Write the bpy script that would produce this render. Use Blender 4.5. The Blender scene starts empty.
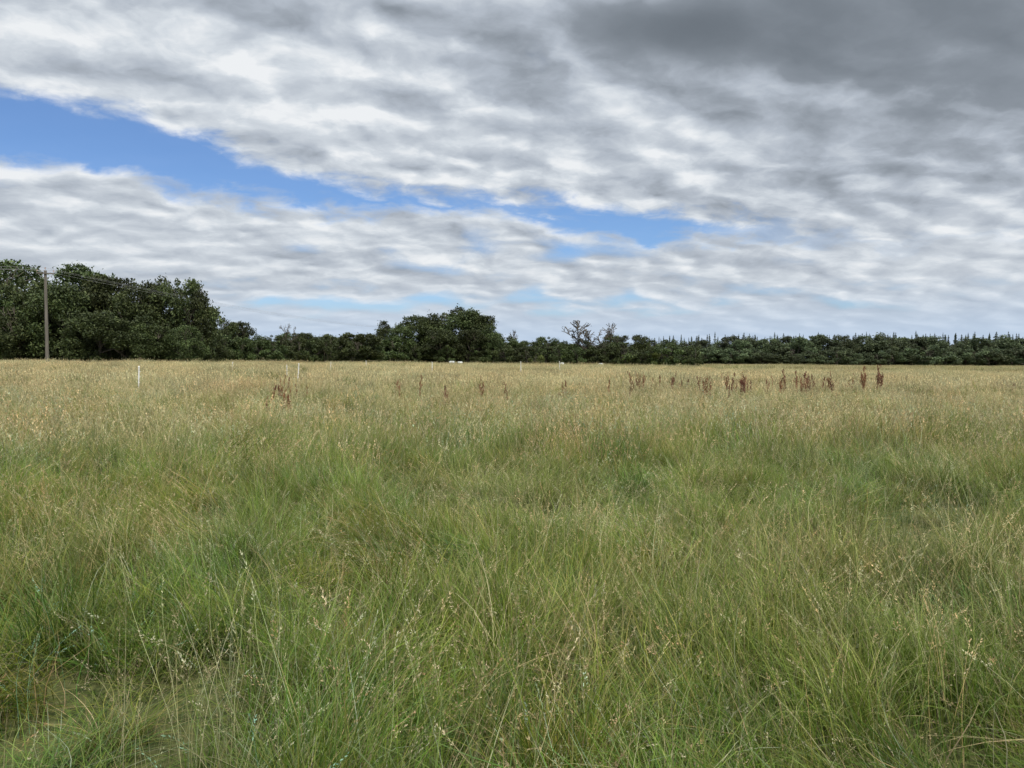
import bpy, math, random
import numpy as np
from mathutils import Vector, Matrix, noise as mnoise

scene = bpy.context.scene
scene.view_settings.view_transform = 'Standard'
scene.view_settings.look = 'None'
scene.view_settings.exposure = 0
F = 740.0
HOR = 358.0
random.seed(7)

# ------------------------------------------------------------------ terrain
def sstep(a, b, x):
    t = np.clip((x - a) / (b - a), 0, 1)
    return t * t * (3 - 2 * t)

def gz(x, y):
    x = np.asarray(x, float); y = np.asarray(y, float)
    r = np.hypot(x, y)
    z = -1.6 * np.tanh(x / 120.0) * sstep(4, 70, r)
    z = z + 0.05 * np.sin(x * 0.45 + 1.3) * np.cos(y * 0.38) + 0.03 * np.sin(x * 1.1 + y * 0.9)
    z = z - 0.4 * sstep(350, 900, r)
    return z

CAMZ = float(gz(0, 0)) + 1.62

# ------------------------------------------------------------------ helpers
def make_mesh(name, V, Fq, col=None, mat=None, smooth=False):
    V = np.asarray(V, np.float32); Fq = np.asarray(Fq, np.int32)
    me = bpy.data.meshes.new(name)
    k = Fq.shape[1]
    me.vertices.add(len(V)); me.vertices.foreach_set('co', V.ravel())
    me.loops.add(Fq.size); me.loops.foreach_set('vertex_index', Fq.ravel())
    me.polygons.add(len(Fq))
    me.polygons.foreach_set('loop_start', np.arange(len(Fq), dtype=np.int32) * k)
    me.polygons.foreach_set('loop_total', np.full(len(Fq), k, np.int32))
    if smooth:
        me.polygons.foreach_set('use_smooth', np.ones(len(Fq), bool))
    me.update(calc_edges=True)
    if col is not None:
        c = np.ones((len(V), 4), np.float32); c[:, :3] = col
        ca = me.color_attributes.new('col', 'FLOAT_COLOR', 'POINT')
        ca.data.foreach_set('color', c.ravel())
    if mat: me.materials.append(mat)
    return me

def link(name, data, parent=None, loc=(0, 0, 0)):
    ob = bpy.data.objects.new(name, data)
    scene.collection.objects.link(ob)
    ob.location = loc
    if parent: ob.parent = parent
    return ob

class N:
    """tiny node-expression helper"""
    def __init__(s, nt): s.nt = nt
    def new(s, t, **k):
        n = s.nt.nodes.new(t)
        for a, b in k.items(): setattr(n, a, b)
        return n
    def put(s, sock, v):
        if isinstance(v, bpy.types.NodeSocket): s.nt.links.new(v, sock)
        else: sock.default_value = v
    def m(s, op, a, b=0.0, c=None, clamp=False):
        n = s.new('ShaderNodeMath', operation=op, use_clamp=clamp)
        s.put(n.inputs[0], a); s.put(n.inputs[1], b)
        if c is not None: s.put(n.inputs[2], c)
        return n.outputs[0]
    def add(s, a, b): return s.m('ADD', a, b)
    def sub(s, a, b): return s.m('SUBTRACT', a, b)
    def mul(s, a, b): return s.m('MULTIPLY', a, b)
    def div(s, a, b): return s.m('DIVIDE', a, b)
    def ss(s, a, b, x, lo=0.0, hi=1.0):
        n = s.new('ShaderNodeMapRange', interpolation_type='SMOOTHSTEP')
        s.put(n.inputs['Value'], x); n.inputs['From Min'].default_value = a; n.inputs['From Max'].default_value = b
        n.inputs['To Min'].default_value = lo; n.inputs['To Max'].default_value = hi
        return n.outputs[0]
    def noise(s, vec, scale, detail=5, rough=0.5, dist=0.0, out='Fac'):
        n = s.new('ShaderNodeTexNoise')
        s.put(n.inputs['Vector'], vec)
        n.inputs['Scale'].default_value = scale; n.inputs['Detail'].default_value = detail
        n.inputs['Roughness'].default_value = rough; n.inputs['Distortion'].default_value = dist
        return n.outputs[out]
    def ramp(s, fac, stops, interp='LINEAR'):
        n = s.new('ShaderNodeValToRGB'); cr = n.color_ramp; cr.interpolation = interp
        while len(cr.elements) > 1: cr.elements.remove(cr.elements[-1])
        for i, (p, c) in enumerate(stops):
            if not isinstance(c, (tuple, list)): c = (c, c, c)
            e = cr.elements[0] if i == 0 else cr.elements.new(p)
            e.position = p; e.color = (*c, 1)
        s.put(n.inputs[0], fac)
        return n.outputs[0]
    def mix(s, f, a, b, bt='MIX'):
        n = s.new('ShaderNodeMix', data_type='RGBA', blend_type=bt)
        s.put(n.inputs[0], f)
        s.put(n.inputs[6], a if not isinstance(a, tuple) else (*a, 1))
        s.put(n.inputs[7], b if not isinstance(b, tuple) else (*b, 1))
        return n.outputs[2]
    def vec(s, x, y, z=0.0):
        n = s.new('ShaderNodeCombineXYZ')
        s.put(n.inputs[0], x); s.put(n.inputs[1], y); s.put(n.inputs[2], z)
        return n.outputs[0]
    def vmath(s, op, a, b):
        n = s.new('ShaderNodeVectorMath', operation=op); s.put(n.inputs[0], a); s.put(n.inputs[1], b); return n.outputs[0]
    def scale(s, v, f):
        n = s.new('ShaderNodeVectorMath', operation='SCALE'); s.put(n.inputs[0], v); s.put(n.inputs['Scale'], f); return n.outputs[0]

# ------------------------------------------------------------------ world sky
SUN_EL, SUN_AZ = math.radians(54), math.radians(150)   # azimuth clockwise from +Y
world = bpy.data.worlds.new("World"); scene.world = world
world.use_nodes = True
try: world.cycles.sampling_method = 'NONE'
except Exception as ex: print(ex)
nt = world.node_tree; nt.nodes.clear(); g = N(nt)
out = g.new('ShaderNodeOutputWorld')
sky = g.new('ShaderNodeTexSky', sky_type='NISHITA')
sky.sun_disc = False; sky.sun_elevation = SUN_EL; sky.sun_rotation = SUN_AZ
sky.air_density = 1.0; sky.dust_density = 0.6; sky.ozone_density = 2.0
tc = g.new('ShaderNodeTexCoord')
sep = g.new('ShaderNodeSeparateXYZ'); nt.links.new(tc.outputs['Generated'], sep.inputs[0])
dx, dy, dz = sep.outputs
zc = g.m('MAXIMUM', dz, 0.0)
den = g.add(zc, 0.24)
Px = g.div(dx, den); Py = g.div(dy, den)
az = g.m('ARCTAN2', dx, dy)
el = g.m('ARCSINE', dz)
def azel(px, py):
    s = (px - 512) / F; t = (HOR - py) / F
    a = math.atan(s); return a, math.atan(t * math.cos(a))
def naz(a): return (a + 0.9) / 1.8
azn = g.div(g.add(az, 0.9), 1.8)
def curve(pts):
    st = []
    for px, py in pts:
        a, e = azel(px, py); st.append((naz(a), e))
    return g.ramp(azn, st, 'LINEAR')
up = curve([(-150, 88), (0, 97), (90, 103), (180, 124), (250, 157), (330, 182), (450, 197), (600, 207), (740, 226), (900, 248)])
lo = curve([(-150, 148), (0, 160), (120, 177), (240, 200), (300, 212), (400, 214), (520, 220), (640, 247), (740, 234), (900, 242)])
P = g.vec(Px, Py, 0.0)
Pr = g.new('ShaderNodeVectorRotate', rotation_type='Z_AXIS'); nt.links.new(P, Pr.inputs['Vector']); Pr.inputs['Angle'].default_value = math.radians(-12)
Pa = g.new('ShaderNodeMapping'); nt.links.new(Pr.outputs[0], Pa.inputs[0]); Pa.inputs['Scale'].default_value = (1.15, 1.35, 1)
Pv = Pa.outputs[0]
nbig = g.noise(Pv, 1.2, 3, 0.5, 0.0)
nbig2 = g.noise(g.vmath('ADD', Pv, (-0.06, 0.16, 0)), 1.2, 3, 0.5, 0.0)
warp = g.scale(g.vmath('SUBTRACT', g.noise(Pv, 4.0, 4, 0.55, 0.0, 'Color'), (0.5, 0.5, 0.5)), 0.16)
Pw = g.vmath('ADD', Pv, warp)
def puffs(vec, det):
    v = g.new('ShaderNodeTexVoronoi', feature='SMOOTH_F1', voronoi_dimensions='2D')
    nt.links.new(vec, v.inputs['Vector']); v.inputs['Scale'].default_value = 4.8; v.inputs['Smoothness'].default_value = 0.9
    cell = g.sub(0.85, v.outputs['Distance'])
    nn = g.noise(vec, 3.3, det, 0.55, 0.0)
    return g.add(g.mul(cell, 0.38), g.mul(nn, 0.66))
puf = puffs(Pw, 8)
puf2 = puffs(g.vmath('ADD', Pw, (-0.02, 0.055, 0)), 6)
nfine = g.noise(Pw, 11.0, 6, 0.6, 0.0)
eln = g.add(el, g.mul(g.sub(puf, 0.5), 0.08))
eln = g.add(eln, g.mul(g.sub(nfine, 0.5), 0.04))
a1 = g.ss(-0.016, 0.014, g.sub(up, eln))
a2 = g.ss(-0.012, 0.018, g.sub(eln, lo))
gap = g.mul(a1, a2)
def blob(px, py, rx, ry):
    a, e = azel(px, py)
    u = g.div(g.sub(az, a), rx / F); v = g.div(g.sub(el, e), ry / F)
    d = g.add(g.mul(u, u), g.mul(v, v))
    return g.m('EXPONENT', g.mul(d, -1.0))
w1 = g.mul(blob(560, 252, 200, 20), 0.62)
w2 = g.mul(blob(480, 302, 600, 20), 0.60)
w3 = g.mul(blob(270, 182, 200, 20), 0.22)
dens = g.add(1.0, g.mul(g.sub(nbig, 0.5), 0.4))
dens = g.add(dens, g.mul(g.sub(puf, 0.5), 1.8))
dens = g.sub(dens, g.add(g.add(w1, w2), w3))
dens = g.ss(0.0, 0.65, dens)
dens = g.mul(dens, g.sub(1.0, g.mul(gap, 0.98)))
dark = g.add(g.mul(blob(1010, -5, 320, 78), 0.46), g.mul(blob(640, 35, 115, 34), 0.36))
dark = g.add(dark, g.mul(blob(830, 15, 190, 42), 0.16))
dark = g.add(dark, g.mul(blob(1000, 115, 160, 40), 0.24))
dark = g.add(dark, g.mul(blob(900, 195, 240, 35), 0.08))
dark = g.add(dark, g.mul(blob(300, 12, 170, 20), 0.10))
dark = g.mul(dark, g.add(0.65, g.mul(nbig, 0.7)))
lite = g.add(g.mul(blob(200, 75, 230, 50), 0.05), g.mul(blob(740, 148, 110, 28), 0.12))
lite = g.add(lite, g.mul(blob(350, 150, 180, 40), 0.05))
lite = g.add(lite, g.mul(blob(60, 185, 250, 20), 0.07))
soft = g.mul(g.sub(1.0, g.mul(dark, 1.4)), g.ss(0.05, 0.24, el, 0.55, 1.0))
rel = g.mul(g.sub(puf, puf2), 2.7)
rel = g.add(g.m('MAXIMUM', rel, 0.0), g.mul(g.m('MINIMUM', rel, 0.0), 0.62))     # bright tops, softer undersides
br = g.add(rel, g.mul(g.sub(nbig, nbig2), 0.7))
br = g.add(br, g.mul(g.sub(nfine, 0.5), 0.24))
br = g.add(g.mul(br, soft), 0.68)
br = g.add(br, g.mul(g.sub(nbig, 0.5), -0.25))
br = g.add(g.sub(br, dark), lite)
br = g.add(br, g.ss(0.5, 1.0, el, 0.0, 0.3))
ccol = g.ramp(br, [(0.0, (0.15, 0.175, 0.205)), (0.3, (0.26, 0.295, 0.34)), (0.55, (0.45, 0.50, 0.57)), (0.8, (0.66, 0.71, 0.765)), (1.0, (0.85, 0.875, 0.90))])
hz = g.ss(0.005, 0.11, el, 0.88, 0.0)
ccol = g.mix(hz, ccol, g.mix(g.ss(0.0, 0.09, el), (0.50, 0.63, 0.81), (0.54, 0.66, 0.82)))
bright = g.add(1.0, g.ss(0.55, 1.0, el, 0.0, 1.1))
ccol = g.scale(ccol, bright)
skyc = g.mix(1.0, sky.outputs[0], (0.80, 1.0, 1.30), 'MULTIPLY')
b1 = g.new('ShaderNodeBackground'); nt.links.new(skyc, b1.inputs[0]); b1.inputs[1].default_value = 0.10
b2 = g.new('ShaderNodeBackground'); nt.links.new(ccol, b2.inputs[0]); b2.inputs[1].default_value = 1.0
dens2 = g.m('MAXIMUM', dens, g.ss(0.02, 0.10, el, 0.72, 0.0))
mx = g.new('ShaderNodeMixShader'); nt.links.new(dens2, mx.inputs[0]); nt.links.new(b1.outputs[0], mx.inputs[1]); nt.links.new(b2.outputs[0], mx.inputs[2])
nt.links.new(mx.outputs[0], out.inputs[0])

sl = bpy.data.lights.new('sun', 'SUN'); sl.energy = 3.1; sl.angle = math.radians(5); sl.color = (1.0, 0.95, 0.85)
so = link('sun', sl)
sd = Vector((math.sin(SUN_AZ) * math.cos(SUN_EL), math.cos(SUN_AZ) * math.cos(SUN_EL), math.sin(SUN_EL)))
so.rotation_euler = sd.to_track_quat('Z', 'Y').to_euler()

# ------------------------------------------------------------------ materials
def mat_new(name):
    m = bpy.data.materials.new(name); m.use_nodes = True
    m.node_tree.nodes.clear(); return m, N(m.node_tree)

def leaf_mat(name, trans=0.35, grass=False, rough=0.6, spec=.25):
    m, h = mat_new(name); t = m.node_tree
    o = h.new('ShaderNodeOutputMaterial')
    at = h.new('ShaderNodeAttribute', attribute_name='col')
    c = at.outputs['Color']
    geo = h.new('ShaderNodeNewGeometry')
    pos = geo.outputs['Position']
    if grass:
        n1 = h.noise(pos, 0.2, 2, 0.55)
        sp = h.new('ShaderNodeSeparateXYZ'); t.links.new(pos, sp.inputs[0])
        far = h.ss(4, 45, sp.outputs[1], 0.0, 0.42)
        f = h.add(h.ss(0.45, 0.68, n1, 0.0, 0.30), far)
        f = h.add(f, h.mul(h.ss(1.5, 5, sp.outputs[0], 0.0, 0.20), h.ss(12, 4, sp.outputs[1], 0.0, 1.0)))
        lum = h.new('ShaderNodeRGBToBW'); t.links.new(c, lum.inputs[0])
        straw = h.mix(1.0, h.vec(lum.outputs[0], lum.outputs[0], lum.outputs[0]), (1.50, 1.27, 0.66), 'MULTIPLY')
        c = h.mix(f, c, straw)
    else:
        oi = h.new('ShaderNodeObjectInfo')
        hs = h.new('ShaderNodeHueSaturation')
        t.links.new(c, hs.inputs['Color'])
        t.links.new(h.add(0.475, h.mul(oi.outputs['Random'], 0.035)), hs.inputs['Hue'])
        t.links.new(h.add(0.7, h.mul(oi.outputs['Random'], 0.7)), hs.inputs['Value'])
        c = hs.outputs[0]
    p = h.new('ShaderNodeBsdfPrincipled'); t.links.new(c, p.inputs['Base Color'])
    p.inputs['Roughness'].default_value = rough
    p.inputs['Specular IOR Level'].default_value = spec
    tr = h.new('ShaderNodeBsdfTranslucent'); t.links.new(c, tr.inputs[0])
    mx = h.new('ShaderNodeMixShader'); mx.inputs[0].default_value = trans
    t.links.new(p.outputs[0], mx.inputs[1]); t.links.new(tr.outputs[0], mx.inputs[2])
    t.links.new(mx.outputs[0], o.inputs[0])
    return m

M_grass = leaf_mat('meadow_grass_blades', 0.32, True, .5, .26)
M_leaf = leaf_mat('tree_leaves', 0.2)
M_dock = leaf_mat('dock_seed', 0.1)

def simple_mat(name, c1, c2, scale, rough=0.85, stretch=(1, 1, 1), bump=0.3):
    m, h = mat_new(name); t = m.node_tree
    o = h.new('ShaderNodeOutputMaterial'); tcn = h.new('ShaderNodeTexCoord')
    mp = h.new('ShaderNodeMapping'); t.links.new(tcn.outputs['Object'], mp.inputs[0]); mp.inputs['Scale'].default_value = stretch
    n = h.noise(mp.outputs[0], scale, 6, 0.6)
    c = h.mix(h.ss(0.3, 0.7, n), c1, c2)
    p = h.new('ShaderNodeBsdfPrincipled'); t.links.new(c, p.inputs['Base Color']); p.inputs['Roughness'].default_value = rough
    b = h.new('ShaderNodeBump'); b.inputs['Strength'].default_value = bump; t.links.new(n, b.inputs['Height']); t.links.new(b.outputs[0], p.inputs['Normal'])
    t.links.new(p.outputs[0], o.inputs[0]); return m
M_bark = simple_mat('bark', (0.05, 0.04, 0.03), (0.13, 0.11, 0.085), 6, stretch=(1, 1, .2))
M_pole = simple_mat('weathered_wood', (0.09, 0.078, 0.065), (0.19, 0.17, 0.145), 5, stretch=(4, 4, .15))
M_metal = simple_mat('galvanised_steel', (0.25, 0.25, 0.25), (0.4, 0.4, 0.4), 8, 0.5)
M_ceramic = simple_mat('ceramic', (0.20, 0.10, 0.06), (0.26, 0.13, 0.08), 3, 0.25)
M_white = simple_mat('white_plastic', (0.72, 0.72, 0.70), (0.82, 0.82, 0.80), 5, 0.5, bump=0.05)
M_wrap = simple_mat('pale_wrap', (0.38, 0.39, 0.38), (0.5, 0.51, 0.5), 3, 0.5, bump=0.2)

m, h = mat_new('meadow_soil_and_thatch'); t = m.node_tree
o = h.new('ShaderNodeOutputMaterial'); geo = h.new('ShaderNodeNewGeometry'); pos = geo.outputs['Position']
n1 = h.noise(pos, 0.25, 3, 0.6); n2 = h.noise(pos, 14, 3, 0.7)
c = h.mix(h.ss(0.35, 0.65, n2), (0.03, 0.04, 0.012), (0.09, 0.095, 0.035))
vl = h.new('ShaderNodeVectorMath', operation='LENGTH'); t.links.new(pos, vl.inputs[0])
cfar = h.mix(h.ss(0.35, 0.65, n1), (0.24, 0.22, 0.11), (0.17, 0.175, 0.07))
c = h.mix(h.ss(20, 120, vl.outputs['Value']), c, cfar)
p = h.new('ShaderNodeBsdfPrincipled'); t.links.new(c, p.inputs['Base Color']); p.inputs['Roughness'].default_value = 0.95
p.inputs['Specular IOR Level'].default_value = 0.1
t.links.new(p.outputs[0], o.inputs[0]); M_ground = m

radii = np.concatenate([[0.0], np.geomspace(0.5, 4000, 150)])
na = 240
V = []
for r in radii[1:]:
    a = np.linspace(0, 2 * np.pi, na, endpoint=False)
    x = r * np.sin(a); y = r * np.cos(a)
    V.append(np.stack([x, y, gz(x, y)], 1))
V = np.concatenate(V); nr = len(radii) - 1
Q = []
idx = np.arange(na); nx = (idx + 1) % na
for i in range(nr - 1):
    Q.append(np.stack([i * na + idx, (i + 1) * na + idx, (i + 1) * na + nx, i * na + nx], 1)[:, ::-1])
Q = np.concatenate(Q)
V = np.vstack([V, [[0, 0, gz(0, 0)]]])
cq = np.stack([np.full(na // 2, len(V) - 1), idx[0::2], idx[1::2], (idx[1::2] + 1) % na], 1)[:, ::-1]
Q = np.vstack([Q, cq])
link('grass_field_ground', make_mesh('grass_field_ground', V, Q, mat=M_ground, smooth=True))

# ------------------------------------------------------------------ grass geometry
GREENS = np.array([[0.108, 0.190, 0.016], [0.160, 0.250, 0.026], [0.21, 0.28, 0.040], [0.095, 0.176, 0.022], [0.26, 0.30, 0.062]])
STRAWS = np.array([[0.54, 0.46, 0.25], [0.46, 0.40, 0.22], [0.66, 0.58, 0.38], [0.38, 0.31, 0.17]])

def ribbons(n, rad, lmin, lmax, w, tilt, curl, seg, pal, R, tipcol=None, base_dark=0.5, power=1.4, outward=0.0, rp=0.5, bias=None):
    rr = rad * R.random(n) ** rp; th = R.random(n) * 2 * np.pi
    bx, by = rr * np.cos(th), rr * np.sin(th)
    phi = R.random(n) * 2 * np.pi
    phi = np.where(R.random(n) < outward, th + R.normal(0, 0.4, n), phi)
    if bias is not None: phi = np.where(R.random(n) < bias, R.normal(0, .6, n), phi)
    L = lmin + (lmax - lmin) * R.random(n)
    t0 = np.abs(R.normal(0, tilt, n)); cu = curl * (0.3 + R.random(n) * 1.2)
    s = np.linspace(0, 1, seg + 1)
    ang = t0[:, None] + cu[:, None] * s[None, :] ** power
    ang = np.minimum(ang, 2.6)
    ds = L[:, None] / seg
    hx = np.cumsum(np.sin(ang[:, :-1]) * ds, 1); hz_ = np.cumsum(np.cos(ang[:, :-1]) * ds, 1)
    hx = np.hstack([np.zeros((n, 1)), hx]); hz_ = np.hstack([np.zeros((n, 1)), hz_])
    wob = R.normal(0, 0.02, n)[:, None] * np.sin(s * 5 + R.random(n)[:, None] * 6) * L[:, None] * 2
    cx = bx[:, None] + hx * np.cos(phi)[:, None] - wob * np.sin(phi)[:, None]
    cy = by[:, None] + hx * np.sin(phi)[:, None] + wob * np.cos(phi)[:, None]
    cz = hz_ - 0.03
    tw = phi[:, None] + np.pi / 2 + (R.random(n) * 1.6 - 0.8)[:, None] + (R.normal(0, .7, n))[:, None] * s
    ww = w * (0.6 + 0.8 * R.random(n))[:, None] * (np.clip(1 - s, 0.04, 1) ** 0.6)[None, :] * 0.5
    sx, sy = np.cos(tw) * ww, np.sin(tw) * ww
    Lf = np.stack([cx - sx, cy - sy, cz], 2); Rt = np.stack([cx + sx, cy + sy, cz], 2)
    V = np.stack([Lf, Rt], 2).reshape(n, -1, 3)
    base = (np.arange(n) * (seg + 1) * 2)[:, None]; k = np.arange(seg)[None, :] * 2
    Q = np.stack([base + k, base + k + 1, base + k + 3, base + k + 2], 2).reshape(-1, 4)
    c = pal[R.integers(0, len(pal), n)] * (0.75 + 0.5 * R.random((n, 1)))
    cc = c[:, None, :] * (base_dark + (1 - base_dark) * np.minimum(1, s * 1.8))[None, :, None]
    if tipcol is not None:
        f = (np.clip((s - 0.6) / 0.4, 0, 1) * 0.6)[None, :, None] * (R.random(n) < 0.5)[:, None, None]
        cc = cc * (1 - f) + np.array(tipcol)[None, None, :] * f
    C = np.repeat(cc[:, :, None, :], 2, 2).reshape(-1, 3)
    return V.reshape(-1, 3), Q, C, (cx, cy, cz)

def seedheads(path, R, length=0.12, nsp=14, size=0.007, wid=0.0028, pal=STRAWS, spread=0.006):
    cx, cy, cz = path; n = cx.shape[0]
    p1 = np.stack([cx[:, -1], cy[:, -1], cz[:, -1]], 1); p0 = np.stack([cx[:, -2], cy[:, -2], cz[:, -2]], 1)
    d = p1 - p0; d /= np.linalg.norm(d, axis=1)[:, None]
    u = R.random((n, nsp)); lens = length * (0.6 + 0.8 * R.random(n))
    pts = p1[:, None, :] - d[:, None, :] * (u * lens[:, None])[:, :, None]
    off = R.normal(0, 1, (n, nsp, 3)); off /= np.linalg.norm(off, axis=2)[:, :, None]
    spn = spread * (0.4 + 1.4 * u) * (0.5 + R.random((n, 1)) * 1.5)
    pts = pts + off * spn[:, :, None]
    dirv = d[:, None, :] + off * 0.6; dirv /= np.linalg.norm(dirv, axis=2)[:, :, None]
    side = np.cross(dirv, R.normal(0, 1, (n, nsp, 3))); side /= np.linalg.norm(side, axis=2)[:, :, None] + 1e-6
    a = pts - dirv * size; bq = pts + side * wid; c_ = pts + dirv * size * 1.4; dq = pts - side * wid
    V = np.stack([a, bq, c_, dq], 2).reshape(-1, 3)
    Q = np.arange(len(V)).reshape(-1, 4)
    c = pal[R.integers(0, len(pal), n)] * (0.85 + 0.4 * R.random((n, 1)))
    C = np.repeat(c, nsp * 4, 0)
    return V, Q, C

def combine(parts):
    Vs, Qs, Cs = [], [], []; o_ = 0
    for V_, Q_, C_ in parts:
        Vs.append(V_); Qs.append(Q_ + o_); Cs.append(C_); o_ += len(V_)
    return np.concatenate(Vs), np.concatenate(Qs), np.concatenate(Cs)

def src_collection(name, meshes):
    col = bpy.data.collections.new(name)
    for i, me in enumerate(meshes):
        ob = bpy.data.objects.new('%s_%02d' % (name, i), me); col.objects.link(ob)
    return col

def scatter(name, pts, rots, scls, idxs, col, mat):
    me = bpy.data.meshes.new(name); n = len(pts)
    me.vertices.add(n); me.vertices.foreach_set('co', np.asarray(pts, np.float32).ravel())
    a = me.attributes.new('rot', 'FLOAT_VECTOR', 'POINT'); a.data.foreach_set('vector', np.asarray(rots, np.float32).ravel())
    a = me.attributes.new('scl', 'FLOAT_VECTOR', 'POINT'); a.data.foreach_set('vector', np.asarray(scls, np.float32).ravel())
    a = me.attributes.new('idx', 'INT', 'POINT'); a.data.foreach_set('value', np.asarray(idxs, np.int32))
    me.materials.append(mat)
    ob = link(name, me)
    ng = bpy.data.node_groups.new(name + '_scatter', 'GeometryNodeTree')
    ng.interface.new_socket('Geometry', in_out='INPUT', socket_type='NodeSocketGeometry')
    ng.interface.new_socket('Geometry', in_out='OUTPUT', socket_type='NodeSocketGeometry')
    gi = ng.nodes.new('NodeGroupInput'); go = ng.nodes.new('NodeGroupOutput')
    ip = ng.nodes.new('GeometryNodeInstanceOnPoints'); ci = ng.nodes.new('GeometryNodeCollectionInfo')
    ci.inputs['Collection'].default_value = col
    ci.inputs['Separate Children'].default_value = True; ci.inputs['Reset Children'].default_value = True
    def na_(nm, dt):
        q = ng.nodes.new('GeometryNodeInputNamedAttribute'); q.data_type = dt; q.inputs['Name'].default_value = nm
        return q.outputs['Attribute']
    er = ng.nodes.new('FunctionNodeEulerToRotation')
    L = ng.links.new
    L(na_('rot', 'FLOAT_VECTOR'), er.inputs[0]); L(er.outputs[0], ip.inputs['Rotation'])
    L(na_('scl', 'FLOAT_VECTOR'), ip.inputs['Scale']); L(na_('idx', 'INT'), ip.inputs['Instance Index'])
    ip.inputs['Pick Instance'].default_value = True
    L(gi.outputs[0], ip.inputs['Points']); L(ci.outputs[0], ip.inputs['Instance']); L(ip.outputs[0], go.inputs[0])
    md = ob.modifiers.new('scatter', 'NODES'); md.node_group = ng
    return ob

G2 = GREENS; MIXP = np.vstack([GREENS, GREENS, STRAWS[:2] * 0.8])
TIP = (0.46, 0.41, 0.2)
R = np.random.default_rng(11)
def tuft_near():
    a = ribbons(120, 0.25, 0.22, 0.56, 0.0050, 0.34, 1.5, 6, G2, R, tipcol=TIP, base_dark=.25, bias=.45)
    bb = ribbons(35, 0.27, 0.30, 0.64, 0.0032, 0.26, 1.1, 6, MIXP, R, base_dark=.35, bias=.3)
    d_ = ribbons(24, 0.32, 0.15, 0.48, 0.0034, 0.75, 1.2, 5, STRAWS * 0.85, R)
    return combine([a[:3], bb[:3], d_[:3]])
def tussock():
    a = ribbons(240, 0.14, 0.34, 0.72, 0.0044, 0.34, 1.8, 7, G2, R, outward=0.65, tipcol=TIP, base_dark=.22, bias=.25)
    d_ = ribbons(40, 0.16, 0.3, 0.7, 0.0033, 0.35, 1.6, 7, STRAWS, R, outward=0.6)
    return combine([a[:3], d_[:3]])
def stalks():
    a = ribbons(13, 0.34, 0.50, 0.86, 0.0025, 0.24, 0.80, 7, STRAWS * np.array([0.95, 1.0, 0.9]), R, base_dark=0.7, bias=.4)
    sd_ = seedheads(a[3], R, 0.11, 15, 0.005, 0.0017, spread=0.005)
    b3 = ribbons(6, 0.34, 0.45, 0.75, 0.0024, 0.28, 1.0, 7, G2, R)
    s3 = seedheads(b3[3], R, 0.08, 15, 0.0045, 0.0016, pal=STRAWS * np.array([1.0, 0.92, 0.95]), spread=0.011)
    return combine([a[:3], sd_, b3[:3], s3])
def tuft_mid():
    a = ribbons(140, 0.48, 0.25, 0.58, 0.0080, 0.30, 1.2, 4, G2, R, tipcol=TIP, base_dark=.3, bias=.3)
    d_ = ribbons(34, 0.5, 0.2, 0.5, 0.0060, 0.6, 1.0, 3, STRAWS * .85, R)
    st = ribbons(20, 0.5, 0.50, 0.80, 0.0042, 0.18, 0.6, 5, STRAWS * 0.92, R)
    sh = seedheads(st[3], R, 0.11, 6, 0.012, 0.0042, spread=0.010)
    return combine([a[:3], d_[:3], st[:3], sh])
def tuft_far():
    a = ribbons(130, 1.2, 0.25, 0.55, 0.021, 0.25, 0.9, 3, G2, R)
    st = ribbons(58, 1.2, 0.45, 0.74, 0.012, 0.13, 0.4, 3, STRAWS * 0.80, R)
    sh = seedheads(st[3], R, 0.13, 3, 0.03, 0.009, spread=0.015)
    return combine([a[:3], st[:3], sh])
def tuft_vfar():
    a = ribbons(95, 2.6, 0.25, 0.52, 0.06, 0.2, 0.7, 2, G2, R)
    st = ribbons(74, 2.6, 0.42, 0.70, 0.038, 0.12, 0.4, 2, STRAWS * 0.80, R)
    return combine([a[:3], st[:3]])
POOL = {'near': [tuft_near() for _ in range(9)], 'tussock': [tussock() for _ in range(6)], 'stalk': [stalks() for _ in range(8)],
        'mid': [tuft_mid() for _ in range(8)], 'far': [tuft_far() for _ in range(6)], 'vfar': [tuft_vfar() for _ in range(5)]}
def fbm(x, y, s, o=0.0):
    return mnoise.fractal(Vector((x * s + o, y * s - o, o)), 1.0, 2.0, 3)
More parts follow.
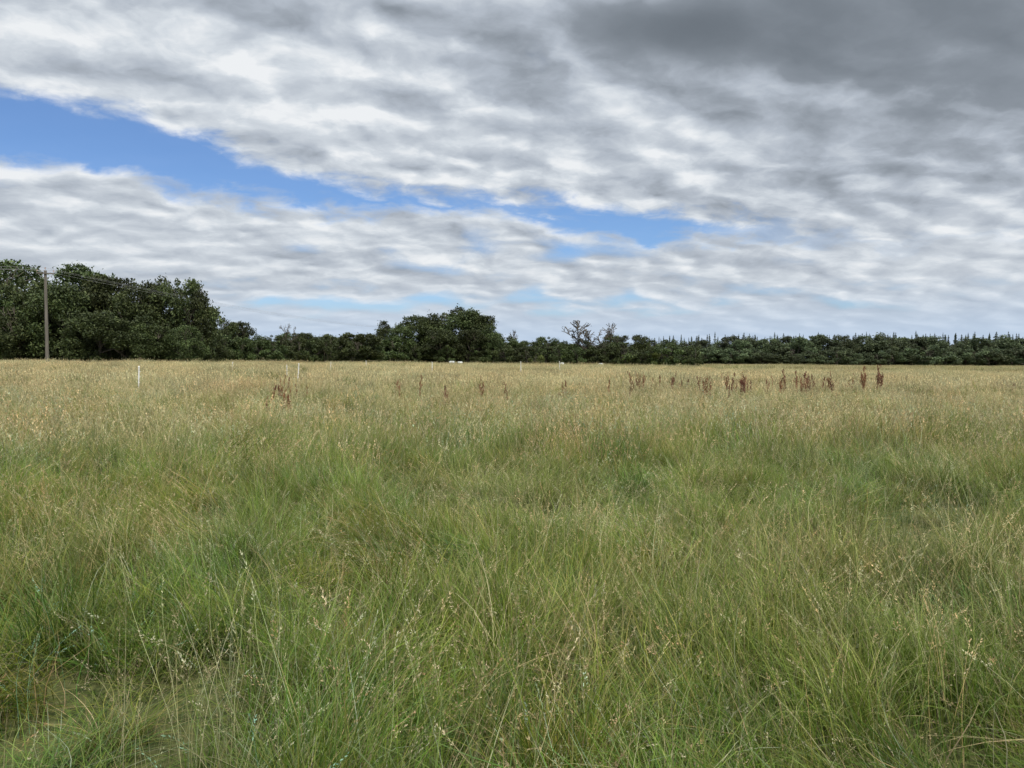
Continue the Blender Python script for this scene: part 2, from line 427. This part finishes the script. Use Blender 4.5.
def superpatch(rad, spec, seed, feat, tilt, hv):
    """a disc of turf assembled from single tufts, with hollows, lodged areas and tint changes"""
    rnd = random.Random(seed); parts = []
    for kind, cnt, smin, smax in spec:
        for _ in range(cnt):
            r = rad * math.sqrt(rnd.random()); a = rnd.random() * 6.283; x, y = r * math.cos(a), r * math.sin(a)
            hn = fbm(x, y, feat, seed * 7.7)
            if kind in ('near', 'mid') and hn < -0.20 and rnd.random() < .9: continue
            if kind == 'stalk' and (hn < -.22 or fbm(x, y, feat * .6, seed * 3.3) < rnd.uniform(-.35, .2)): continue
            s = rnd.uniform(smin, smax); hs = s * min(1.2, max(.33, 1 + hv * hn))
            ta = 3.0 * fbm(x, y, feat * .5, seed * 1.9) + rnd.gauss(0, .6)
            lod = max(0.0, fbm(x, y, feat * .7, seed * 5.1) - .06)
            tm = abs(rnd.gauss(0, tilt)) + lod * 2.4 * (tilt / .16)
            spin = ta - math.pi / 2 + rnd.gauss(0, .9)
            M = np.array(Matrix.Rotation(min(tm, 1.25), 3, Vector((math.cos(ta), math.sin(ta), 0))) @ Matrix.Rotation(spin, 3, 'Z'))
            V_, Q_, C_ = rnd.choice(POOL[kind])
            V2 = (V_ * np.array([s, s, hs])) @ M.T + np.array([x, y, 0])
            warm = rnd.gauss(0, .12) + .35 * fbm(x, y, feat, seed + 50)
            C2 = C_ * np.array([1 + warm, 1, 1 - warm * .3]) * rnd.uniform(.55, 1.35)
            parts.append((V2, Q_, C2))
    return make_mesh('turf', *combine(parts), mat=M_grass)
meshes = []; IDX = {}
for i in range(9): IDX.setdefault('near', []).append(len(meshes)); meshes.append(superpatch(1.25, [('near', 54, .6, 1.15), ('tussock', 9, .6, 1.15), ('stalk', 36, .7, 1.0)], 10 + i, 1.0, .17, 1.5))
for i in range(5): IDX.setdefault('mid', []).append(len(meshes)); meshes.append(superpatch(2.7, [('mid', 60, .8, 1.15), ('tussock', 10, .75, 1.15), ('stalk', 24, .75, 1.0)], 30 + i, .6, .11, 1.1))
for i in range(4): IDX.setdefault('far', []).append(len(meshes)); meshes.append(superpatch(6.0, [('far', 60, .85, 1.15)], 50 + i, .25, .04, .5))
for i in range(4): IDX.setdefault('vfar', []).append(len(meshes)); meshes.append(superpatch(14.0, [('vfar', 42, .85, 1.15)], 70 + i, .1, .02, .35))
gcol = src_collection('grass_tuft', meshes)
pts, rots, scls, idxs = [], [], [], []
def lay(kind, r0, r1, step, jit):
    HA = math.radians(46); k = int(r1 / step) + 3; last = -1
    for j in range(-2, k):
        for i in range(-k, k + 1):
            x = (i + (j % 2) * .5) * step + random.uniform(-jit, jit) * step; y = j * step * .87 + random.uniform(-jit, jit) * step
            r = math.hypot(x, y + 1.5); a = abs(math.atan2(x, y + 2.5))
            if r < r0 or r >= r1 or a > HA: continue
            q = random.choice(IDX[kind])
            while q == last: q = random.choice(IDX[kind])
            last = q
            hh = random.uniform(.85, 1.08) * (1 + .2 * fbm(x, y, 2.2 / r1, 4))
            pts.append((x, y, float(gz(x, y)))); rots.append((0, 0, random.random() * 6.283)); scls.append((1, 1, min(hh, 1.12))); idxs.append(q)
lay('near', 1.9, 14, 1.75, .2)
lay('mid', 13, 38, 3.5, .18)
lay('far', 35, 118, 8.0, .18)
lay('vfar', 112, 370, 19.0, .18)
scatter('meadow_grass', pts, rots, scls, idxs, gcol, M_grass)
print('grass patches', len(pts))

# ------------------------------------------------------------------ dock plants
docks = []
RED = np.array([[0.17, 0.065, 0.035], [0.22, 0.10, 0.055], [0.14, 0.06, 0.035], [0.27, 0.15, 0.085]])
for i in range(6):
    parts = []
    ns = 1 + i % 3
    stm = ribbons(ns, 0.08, 0.90, 1.18, 0.012, 0.09, 0.22, 6, RED, R); parts.append(stm[:3])
    cx, cy, cz = stm[3]
    for k in range(ns):
        for j in range(7):
            u = 0.38 + 0.60 * R.random(); f = u * 6; i0 = min(int(f), 5); fr = f - i0
            bp = np.array([cx[k, i0] * (1 - fr) + cx[k, i0 + 1] * fr, cy[k, i0] * (1 - fr) + cy[k, i0 + 1] * fr, cz[k, i0] * (1 - fr) + cz[k, i0 + 1] * fr])
            br_ = ribbons(1, 0.001, 0.10, 0.26 * (1.25 - u) + 0.11, 0.005, 0.38, 0.1, 2, RED, R)
            sh = seedheads(br_[3], R, 0.20, 26, 0.014, 0.009, pal=RED, spread=0.013)
            parts.append((br_[0] + bp + [0, 0, .03], br_[1], br_[2])); parts.append((sh[0] + bp + [0, 0, .03], sh[1], sh[2]))
    lf = ribbons(9, 0.04, 0.2, 0.4, 0.06, 0.7, 0.8, 4, np.array([[0.10, 0.13, 0.03], [0.2, 0.1, 0.04]]), R); parts.append(lf[:3])
    docks.append(make_mesh('dock', *combine(parts), mat=M_dock))
dcol = src_collection('dock_plant_form', docks)
dp, dr, dsx, di = [], [], [], []
def dock(x, y, s):
    dp.append((x, y, float(gz(x, y)))); dr.append((random.gauss(0, .08), random.gauss(0, .08), random.random() * 6.28)); dsx.append((s, s, s)); di.append(random.randrange(6))
for (x, y, n, sp, s) in [(-6.6, 22, 3, .7, .96), (-6.0, 18.5, 3, .35, .96), (-1.3, 23, 5, 1.3, .88), (-8.0, 26, 2, .9, 1.0), (-4.7, 25, 2, 1.5, .88),
                     (6.2, 24, 4, .8, .98), (8.2, 28, 14, 1.6, 1.04), (11.0, 29, 13, 1.8, 1.03), (5.9, 30, 4, .7, 1.03), (14.4, 29.5, 5, .35, 1.2), (12.8, 30, 5, 1.2, 1.03), (20, 30, 2, .6, .95), (3, 26, 3, 1, .9)]:
    for _ in range(n): dock(x + random.gauss(0, sp * .75), y + random.gauss(0, sp * 1.4), s * random.uniform(.8, 1.12))
scatter('dock_plants', dp, dr, dsx, di, dcol, M_dock)

# ------------------------------------------------------------------ trees
def tube(p0, p1, r0, r1, k=6):
    d = p1 - p0; L = np.linalg.norm(d); d = d / max(L, 1e-6)
    u = np.cross(d, [0, 0, 1] if abs(d[2]) < .9 else [1, 0, 0]); u /= np.linalg.norm(u); v = np.cross(d, u)
    a = np.arange(k) * 2 * np.pi / k
    ring = np.cos(a)[:, None] * u + np.sin(a)[:, None] * v
    V_ = np.vstack([p0 + ring * r0, p1 + ring * r1]); i = np.arange(k); j = (i + 1) % k
    return V_, np.stack([i, j, j + k, i + k], 1)
def branches(R, p, d, L, r, depth, out, tips, spread=0.6, upb=0.25):
    n = 3; q = p.copy(); dd = d.copy()
    for s in range(n):
        q2 = q + dd * L / n; r2 = r * (1 - 0.14 * (s + 1))
        out.append((q, q2, r * (1 - 0.14 * s), r2))
        q = q2; dd = dd + R.normal(0, 0.13, 3); dd[2] += 0.04; dd /= np.linalg.norm(dd)
        if depth > 0 and s < n - 1 and R.random() < 0.75:
            bd = dd + R.normal(0, spread, 3); bd[2] = abs(bd[2]) * .6 + upb; bd /= np.linalg.norm(bd)
            branches(R, q, bd, L * 0.6, r2 * 0.6, depth - 1, out, tips, spread, upb)
    if depth > 0:
        for _ in range(2 + (R.random() < 0.5)):
            bd = dd + R.normal(0, spread, 3); bd[2] += upb; bd /= np.linalg.norm(bd)
            branches(R, q, bd, L * 0.72, r * 0.52, depth - 1, out, tips, spread, upb)
    else: tips.append(q)
def leaf_quads(C0, size, R, cols, up=0.35):
    n = len(C0)
    nrm = R.normal(0, 1, (n, 3)); nrm[:, 2] = np.abs(nrm[:, 2]) + up; nrm /= np.linalg.norm(nrm, axis=1)[:, None]
    u = np.cross(nrm, R.normal(0, 1, (n, 3))); u /= np.linalg.norm(u, axis=1)[:, None] + 1e-9; v = np.cross(nrm, u)
    s = (size * (0.55 + 0.9 * R.random(n)))[:, None]
    V_ = np.stack([C0 - u * s, C0 - v * s * .5, C0 + u * s, C0 + v * s * .5], 1).reshape(-1, 3)
    return V_, np.arange(n * 4).reshape(-1, 4), np.repeat(cols, 4, 0)
TREEG = np.array([[0.046, 0.067, 0.022], [0.063, 0.086, 0.027], [0.038, 0.057, 0.021], [0.082, 0.104, 0.037]])
def broadleaf(seed, nl=13000, wid=0.42, crown_base=0.08, nlobe=34, leaf=0.018, pal=TREEG):
    R = np.random.default_rng(seed)
    segs, tips = [], []
    branches(R, np.zeros(3), np.array([0, 0, 1.0]), 0.30, 0.028, 3, segs, tips, 0.55, 0.3)
    mz = max(t[2] for t in tips); sc = 0.9 / mz
    Vs, Qs, o_ = [], [], 0
    for p0, p1, r0, r1 in segs:
        V_, Q_ = tube(p0 * sc, p1 * sc, max(r0, .003), max(r1, .002)); Vs.append(V_); Qs.append(Q_ + o_); o_ += len(V_)
    wv = np.concatenate(Vs); wq = np.concatenate(Qs)
    lobes = []
    for i in range(nlobe):
        z = crown_base + (0.93 - crown_base) * R.random() ** 0.8
        prof = math.sin(math.pi * min(1, (z - crown_base * .3) / (1.0 - crown_base * .3)) ** 0.85) ** 0.6
        a = R.random() * 6.283; rr = wid * prof * (0.30 + 0.65 * R.random() ** .5)
        rad = (0.045 + 0.10 * R.random() ** 1.3) * (0.7 + 0.4 * prof)
        lobes.append((rr * math.cos(a), rr * math.sin(a), min(z, 1 - rad * .8), rad, 0.65 + 0.7 * R.random()))
    lobes = np.array(lobes)
    wts = lobes[:, 3] ** 1.8; wts /= wts.sum()
    li = R.choice(nlobe, nl, p=wts); lb = lobes[li]
    d = R.normal(0, 1, (nl, 3)); d[:, 2] = d[:, 2] * 0.9 + 0.15; d /= np.linalg.norm(d, axis=1)[:, None]
    rr = lb[:, 3] * (0.5 + 0.55 * R.random(nl) ** 0.7 + 0.45 * (R.random(nl) ** 5))
    sub = np.sin(d[:, 0] * 6 + lb[:, 0] * 30) * np.sin(d[:, 1] * 6 + lb[:, 1] * 30) + .6 * np.sin(d[:, 2] * 9 + lb[:, 0] * 50)
    rr *= 1 + 0.24 * sub
    Cn = lb[:, :3] + d * rr[:, None] * np.array([1.15, 1.15, 0.82])
    Cn[:, 2] = np.maximum(Cn[:, 2], 0.01)
    cols = pal[R.integers(0, len(pal), nl)] * (lb[:, 4] * (0.7 + 0.6 * R.random(nl)))[:, None]
    lv, lq, lc = leaf_quads(Cn, leaf, R, cols)
    me = make_mesh('broadleaf', *combine([(wv, wq, np.full((len(wv), 3), .08)), (lv, lq, lc)]))
    me.materials.append(M_leaf); me.materials.append(M_bark)
    mi = np.zeros(len(me.polygons), np.int32); mi[:len(wq)] = 1
    me.polygons.foreach_set('material_index', mi)
    return me
TREES = [broadleaf(100 + i, nl=16000, wid=w, nlobe=n, crown_base=cb) for i, (w, n, cb) in enumerate([(.42, 46, .08), (.5, 54, .06), (.38, 42, .1), (.55, 60, .05), (.45, 40, .12), (.36, 44, .06)])]
PALG = np.array([[0.11, 0.15, 0.04], [0.13, 0.17, 0.05], [0.09, 0.13, 0.035]])
BUSH = [broadleaf(200 + i, nl=5000, wid=.75, nlobe=30, crown_base=.0, leaf=.034) for i in range(4)]
BUSHL = broadleaf(210, nl=4500, wid=.75, nlobe=26, crown_base=.0, leaf=.034, pal=PALG)
GREYG = np.array([[0.075, 0.090, 0.050], [0.09, 0.105, 0.06], [0.065, 0.08, 0.045]])
TREEGREY = broadleaf(215, wid=.5, nlobe=40, pal=GREYG)
HAZEG = TREEG * np.array([1.05, 1.02, 1.1]) + np.array([.010, .013, .015])  # tree greens paled towards blue: aerial haze painted into the far leaf colour
FTREES = [broadleaf(300 + i, nl=7000, wid=.55, nlobe=44, crown_base=.04, leaf=.026, pal=HAZEG) for i in range(5)]
FBUSH = [broadleaf(320 + i, nl=4500, wid=.75, nlobe=30, crown_base=.0, leaf=.034, pal=HAZEG * 1.1) for i in range(3)]

def place(name, me, px, ytop, D, wscale=1.0, parent=None, dz=0.0):
    X = (px - 512) / F * D; base = float(gz(X, D)) - 0.1 + dz
    top = CAMZ + (HOR - ytop) / F * D
    hgt = max(top - base, 0.8)
    ob = link(name, me, parent, (X, D, base)); s = hgt
    ob.scale = (s * wscale, s * wscale, s); ob.rotation_euler = (0, 0, random.random() * 6.28)
    return ob
for px, yt, D, ws in [(-70, 262, 98, 1), (-25, 264, 100, 1.0), (5, 259, 101, 1.0), (33, 278, 95, .8), (62, 281, 92, .8), (82, 263, 100, .85), (110, 273, 97, .8), (140, 286, 95, .75), (166, 277, 99, .66), (186, 277, 97, .62), (196, 290, 96, .6),
                  (20, 300, 90, .9), (100, 310, 89, 1.1), (150, 315, 90, 1.0), (186, 324, 91, 0.8)]:
    place('broadleaf_tree', random.choice(TREES), px, yt, D, ws)
for px, yt, D, ws in [(224, 318, 118, .8), (238, 320, 122, .8), (210, 332, 105, 1.0)]:
    place('broadleaf_tree', random.choice(TREES), px, yt, D, ws)
hed = link('hedgerow', None)
for px in np.arange(-60, 700, 8.5):
    D = 108 + max(0, px - 200) * 0.20 + random.gauss(0, 2) if px < 380 else 168 + random.gauss(0, 3)
    yt = 340 + 4 * math.sin(px * .05) + random.gauss(0, 3) if px < 400 else 346 + random.gauss(0, 3)
    place('hedge_bush', random.choice(BUSH), px + random.gauss(0, 2), yt, D, random.uniform(.7, 1.2), hed)
for px in np.arange(250, 380, 13):
    place('hedge_tree', random.choice(TREES), px + random.gauss(0, 2), 335 + random.gauss(0, 3), 165 + random.gauss(0, 6), 1.1, hed)
for px, yt, D, ws in [(386, 320, 170, .7), (402, 324, 168, .9), (418, 314, 172, .9), (432, 313, 175, .85), (450, 307, 176, .95), (466, 308, 174, .95), (481, 313, 172, .85), (491, 325, 168, .8), (440, 328, 165, 1.1), (470, 328, 166, 1),
                  (507, 336, 172, .9), (524, 340, 175, 1), (545, 336, 178, 1), (560, 341, 176, 1), (612, 333, 190, .9), (640, 334, 195, .9), (655, 340, 192, 1)]:
    place('broadleaf_tree', random.choice(TREES), px, yt, D, ws)
place('broadleaf_tree', TREEGREY, 583, 338, 172, .9); place('broadleaf_tree', TREEGREY, 621, 335, 174, .7)
place('broadleaf_tree', TREEGREY, 604, 342, 170, .9)
place('pale_bush', BUSHL, 662, 349, 165, .8); place('pale_bush', BUSHL, 625, 352, 166, .7); place('pale_bush', BUSHL, 536, 353, 160, .9)

def bare(seed):
    R = np.random.default_rng(seed); segs, tips = [], []
    branches(R, np.zeros(3), np.array([0.05, 0, 1.0]), 0.30, 0.022, 4, segs, tips, 0.55, 0.22)
    mz = max(t[2] for t in tips); sc = 1 / mz
    Vs, Qs, o_ = [], [], 0
    for p0, p1, r0, r1 in segs:
        V_, Q_ = tube(p0 * sc, p1 * sc, max(r0, .0055), max(r1, .0045), 4); Vs.append(V_); Qs.append(Q_ + o_); o_ += len(V_)
    wv = np.concatenate(Vs); wq = np.concatenate(Qs)
    tp = np.array(tips) * sc; tp = tp[R.random(len(tp)) < .35]; tp = np.repeat(tp, 2, 0); tp = tp + R.normal(0, .02, tp.shape)
    lv, lq, lc = leaf_quads(tp, .014, R, GREYG[R.integers(0, 3, len(tp))])
    me = make_mesh('bare_tree', *combine([(wv, wq, np.full((len(wv), 3), .08)), (lv, lq, lc)]))
    me.materials.append(M_leaf); me.materials.append(M_bark)
    mi = np.zeros(len(me.polygons), np.int32); mi[:len(wq)] = 1; me.polygons.foreach_set('material_index', mi)
    return me
BARE = [bare(5), bare(9), bare(14)]
place('bare_branched_tree', BARE[0], 583, 320, 171, 1.3); place('bare_branched_tree', BARE[1], 604, 323, 173, 1.2)
place('bare_branched_tree', BARE[2], 286, 324, 150, .7); place('bare_branched_tree', BARE[0], 512, 330, 180, .6)

def conifer(seed):
    R = np.random.default_rng(seed); parts = []
    V_, Q_ = tube(np.zeros(3), np.array([0, 0, 1.0]), .014, .002); parts.append((V_, Q_, np.full((len(V_), 3), .05)))
    n = 1600; z = 0.05 + 0.93 * R.random(n) ** 0.9
    tier = np.round(z * 22) / 22; z = tier + R.normal(0, .006, n)
    rr = 0.22 * (1 - z) ** 1.1 * R.random(n) ** 0.5 * (0.8 + .4 * np.sin(tier * 91)); a = R.random(n) * 6.283
    a = np.round(a * 2 + tier * 17) / 2 + R.normal(0, .12, n)
    C0 = np.stack([rr * np.cos(a), rr * np.sin(a), z - rr * .25], 1)
    pal = np.array([[0.065, 0.088, 0.05], [0.075, 0.098, 0.056], [0.055, 0.078, 0.045]])
    parts.append(leaf_quads(C0, .012, R, pal[R.integers(0, 3, n)]))
    return make_mesh('conifer', *combine(parts), mat=M_leaf)
CON = [conifer(i) for i in range(4)]
pl = link('conifer_plantation', None)
for row, D in enumerate([292, 300, 310]):
    for px in np.arange(655 + row * 3, 1130, 8.0):
        place('conifer', random.choice(CON), px + random.gauss(0, 2.6), 335.5 + random.gauss(0, 1.8) + (655 - px) * .003, D + random.gauss(0, 1.5), random.uniform(.8, 1.5), pl)
edge = link('distant_treeline', None)
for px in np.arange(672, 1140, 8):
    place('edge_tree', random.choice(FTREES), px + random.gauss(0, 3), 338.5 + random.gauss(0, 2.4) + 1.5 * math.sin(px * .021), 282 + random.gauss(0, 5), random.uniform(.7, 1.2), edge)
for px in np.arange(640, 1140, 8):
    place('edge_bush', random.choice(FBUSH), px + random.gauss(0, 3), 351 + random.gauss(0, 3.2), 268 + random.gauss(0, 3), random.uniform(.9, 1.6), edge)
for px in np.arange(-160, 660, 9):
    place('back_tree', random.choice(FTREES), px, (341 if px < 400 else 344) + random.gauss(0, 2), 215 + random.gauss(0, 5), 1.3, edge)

# ------------------------------------------------------------------ utility pole and wires
def cyl(name, r0, r1, z0, z1, mat, parent, k=14, loc=(0, 0, 0), rot=(0, 0, 0)):
    V_, Q_ = tube(np.array([0, 0, z0]), np.array([0, 0, z1]), r0, r1, k)
    me = make_mesh(name, V_, Q_, mat=mat, smooth=True)
    ob = link(name, me, parent, loc); ob.rotation_euler = rot; return ob
def box(name, sx, sy, sz, loc, mat, parent, rot=(0, 0, 0)):
    import bmesh
    bm = bmesh.new(); bmesh.ops.create_cube(bm, size=1)
    bmesh.ops.scale(bm, vec=(sx, sy, sz), verts=bm.verts); bmesh.ops.bevel(bm, geom=bm.edges[:], offset=min(sx, sy, sz) * .12, segments=2, affect='EDGES')
    me = bpy.data.meshes.new(name); bm.to_mesh(me); bm.free(); me.materials.append(mat)
    ob = link(name, me, parent, loc); ob.rotation_euler = rot; return ob
def pole(X, D, H, rotz):
    z = float(gz(X, D)); e = link('utility_pole', None, None, (X, D, z)); e.rotation_euler = (0, 0, rotz)
    cyl('pole_shaft', .17, .12, -.5, H, M_pole, e)
    cyl('pole_cap', .122, .05, H, H + .05, M_metal, e)
    box('crossarm', 1.5, .1, .12, (0, -.16, H - .28), M_pole, e)
    box('brace_left', .75, .02, .04, (-.33, -.14, H - .62), M_metal, e, (0, math.radians(42), 0))
    box('brace_right', .75, .02, .04, (.33, -.14, H - .62), M_metal, e, (0, math.radians(-42), 0))
    tips = []
    for x in (-.68, 0, .68):
        zz = H - .22 if x else H + .04
        yy = -.16 if x else 0
        cyl('insulator_pin', .012, .012, 0, .14, M_metal, e, 8, (x, yy, zz))
        cyl('insulator_skirt', .07, .035, .12, .2, M_ceramic, e, 12, (x, yy, zz))
        cyl('insulator_top', .045, .03, .2, .27, M_ceramic, e, 12, (x, yy, zz))
        c_, s_ = math.cos(rotz), math.sin(rotz)
        tips.append(Vector((X + x * c_ - yy * s_, D + x * s_ + yy * c_, z + zz + .25)))
    return tips
pD = 72.0; pX = (47.5 - 512) / F * pD
pH = CAMZ + (HOR - 271) / F * pD - float(gz(pX, pD))
t1 = pole(pX, pD, pH, math.radians(35))
t2 = pole(-28, 195, 9.0, math.radians(25))
t0 = pole(-78, 22, 9.2, math.radians(35))
wr = bpy.data.curves.new('overhead_wires', 'CURVE'); wr.dimensions = '3D'; wr.bevel_depth = 0.008
for A, B in ((t0, t1), (t1, t2)):
    for a_, b_ in zip(A, B):
        sp = wr.splines.new('POLY'); sp.points.add(30)
        for i in range(31):
            u = i / 30; q = a_.lerp(b_, u); q.z -= 4 * 1.2 * u * (1 - u); sp.points[i].co = (*q, 1)
wr.materials.append(M_metal); link('overhead_wires', wr)

# ------------------------------------------------------------------ electric fence stakes
def stake(px, ytop, D, r=.024):
    X = (px - 512) / F * D; z = float(gz(X, D)); H = CAMZ - (ytop - HOR) / F * D - z
    e = link('electric_fence_post', None, None, (X, D, z)); e.rotation_euler = (random.gauss(0, .03), random.gauss(0, .04), random.random())
    cyl('post_shaft', r, r * .8, -.1, H, M_white, e, 8)
    box('foot_tread', .12, .02, .02, (.06, 0, .08), M_white, e)
    for zz in (.35, .6, .85, 1.05): box('wire_hook', .06, .012, .02, (.035, 0, zz), M_white, e)
    cyl('post_knob', r * 1.2, .008, H, H + .05, M_white, e, 8)
for px, yt, D, r in [(138, 367, 30, .032), (297, 364, 36, .024), (287, 365.5, 44, .02), (330, 362.5, 60, .024), (432, 362.5, 56, .026), (521, 362, 60, .026), (560, 361.5, 75, .03), (366, 361, 80, .03), (232, 362.5, 55, .02)]:
    stake(px, yt, D, r)

# ------------------------------------------------------------------ wrapped bales at the far hedge
def bale(px, D, ln):
    import bmesh
    X = (px - 512) / F * D; e = link('wrapped_bale', None, None, (X, D, float(gz(X, D)) + .42)); e.rotation_euler = (0, 0, random.uniform(-.4, .4))
    bm = bmesh.new(); bmesh.ops.create_cone(bm, cap_ends=True, segments=32, radius1=.42, radius2=.42, depth=ln)
    bmesh.ops.bevel(bm, geom=[q for q in bm.edges if abs(q.verts[0].co.z - q.verts[1].co.z) < 1e-4], offset=.1, segments=4, affect='EDGES')
    bmesh.ops.rotate(bm, cent=(0, 0, 0), matrix=Matrix.Rotation(math.pi / 2, 3, 'Y'), verts=bm.verts)
    me = bpy.data.meshes.new('bale_wrap'); bm.to_mesh(me); bm.free(); me.materials.append(M_wrap); link('bale_wrap', me, e)
for px, D, ln in [(452, 150, 1.1), (460, 151, 1.0), (562, 155, .9), (601, 156, .9)]: bale(px, D, ln)

# ------------------------------------------------------------------ camera
cam = bpy.data.cameras.new('camera'); co = link('camera', cam, None, (0, 0, CAMZ))
cam.sensor_width = 36; cam.lens = 36 * F / 1024
cam.clip_end = 6000; cam.clip_start = 0.05
co.rotation_euler = (math.radians(90) - math.atan((384 - HOR) / F), 0, 0)
scene.camera = co
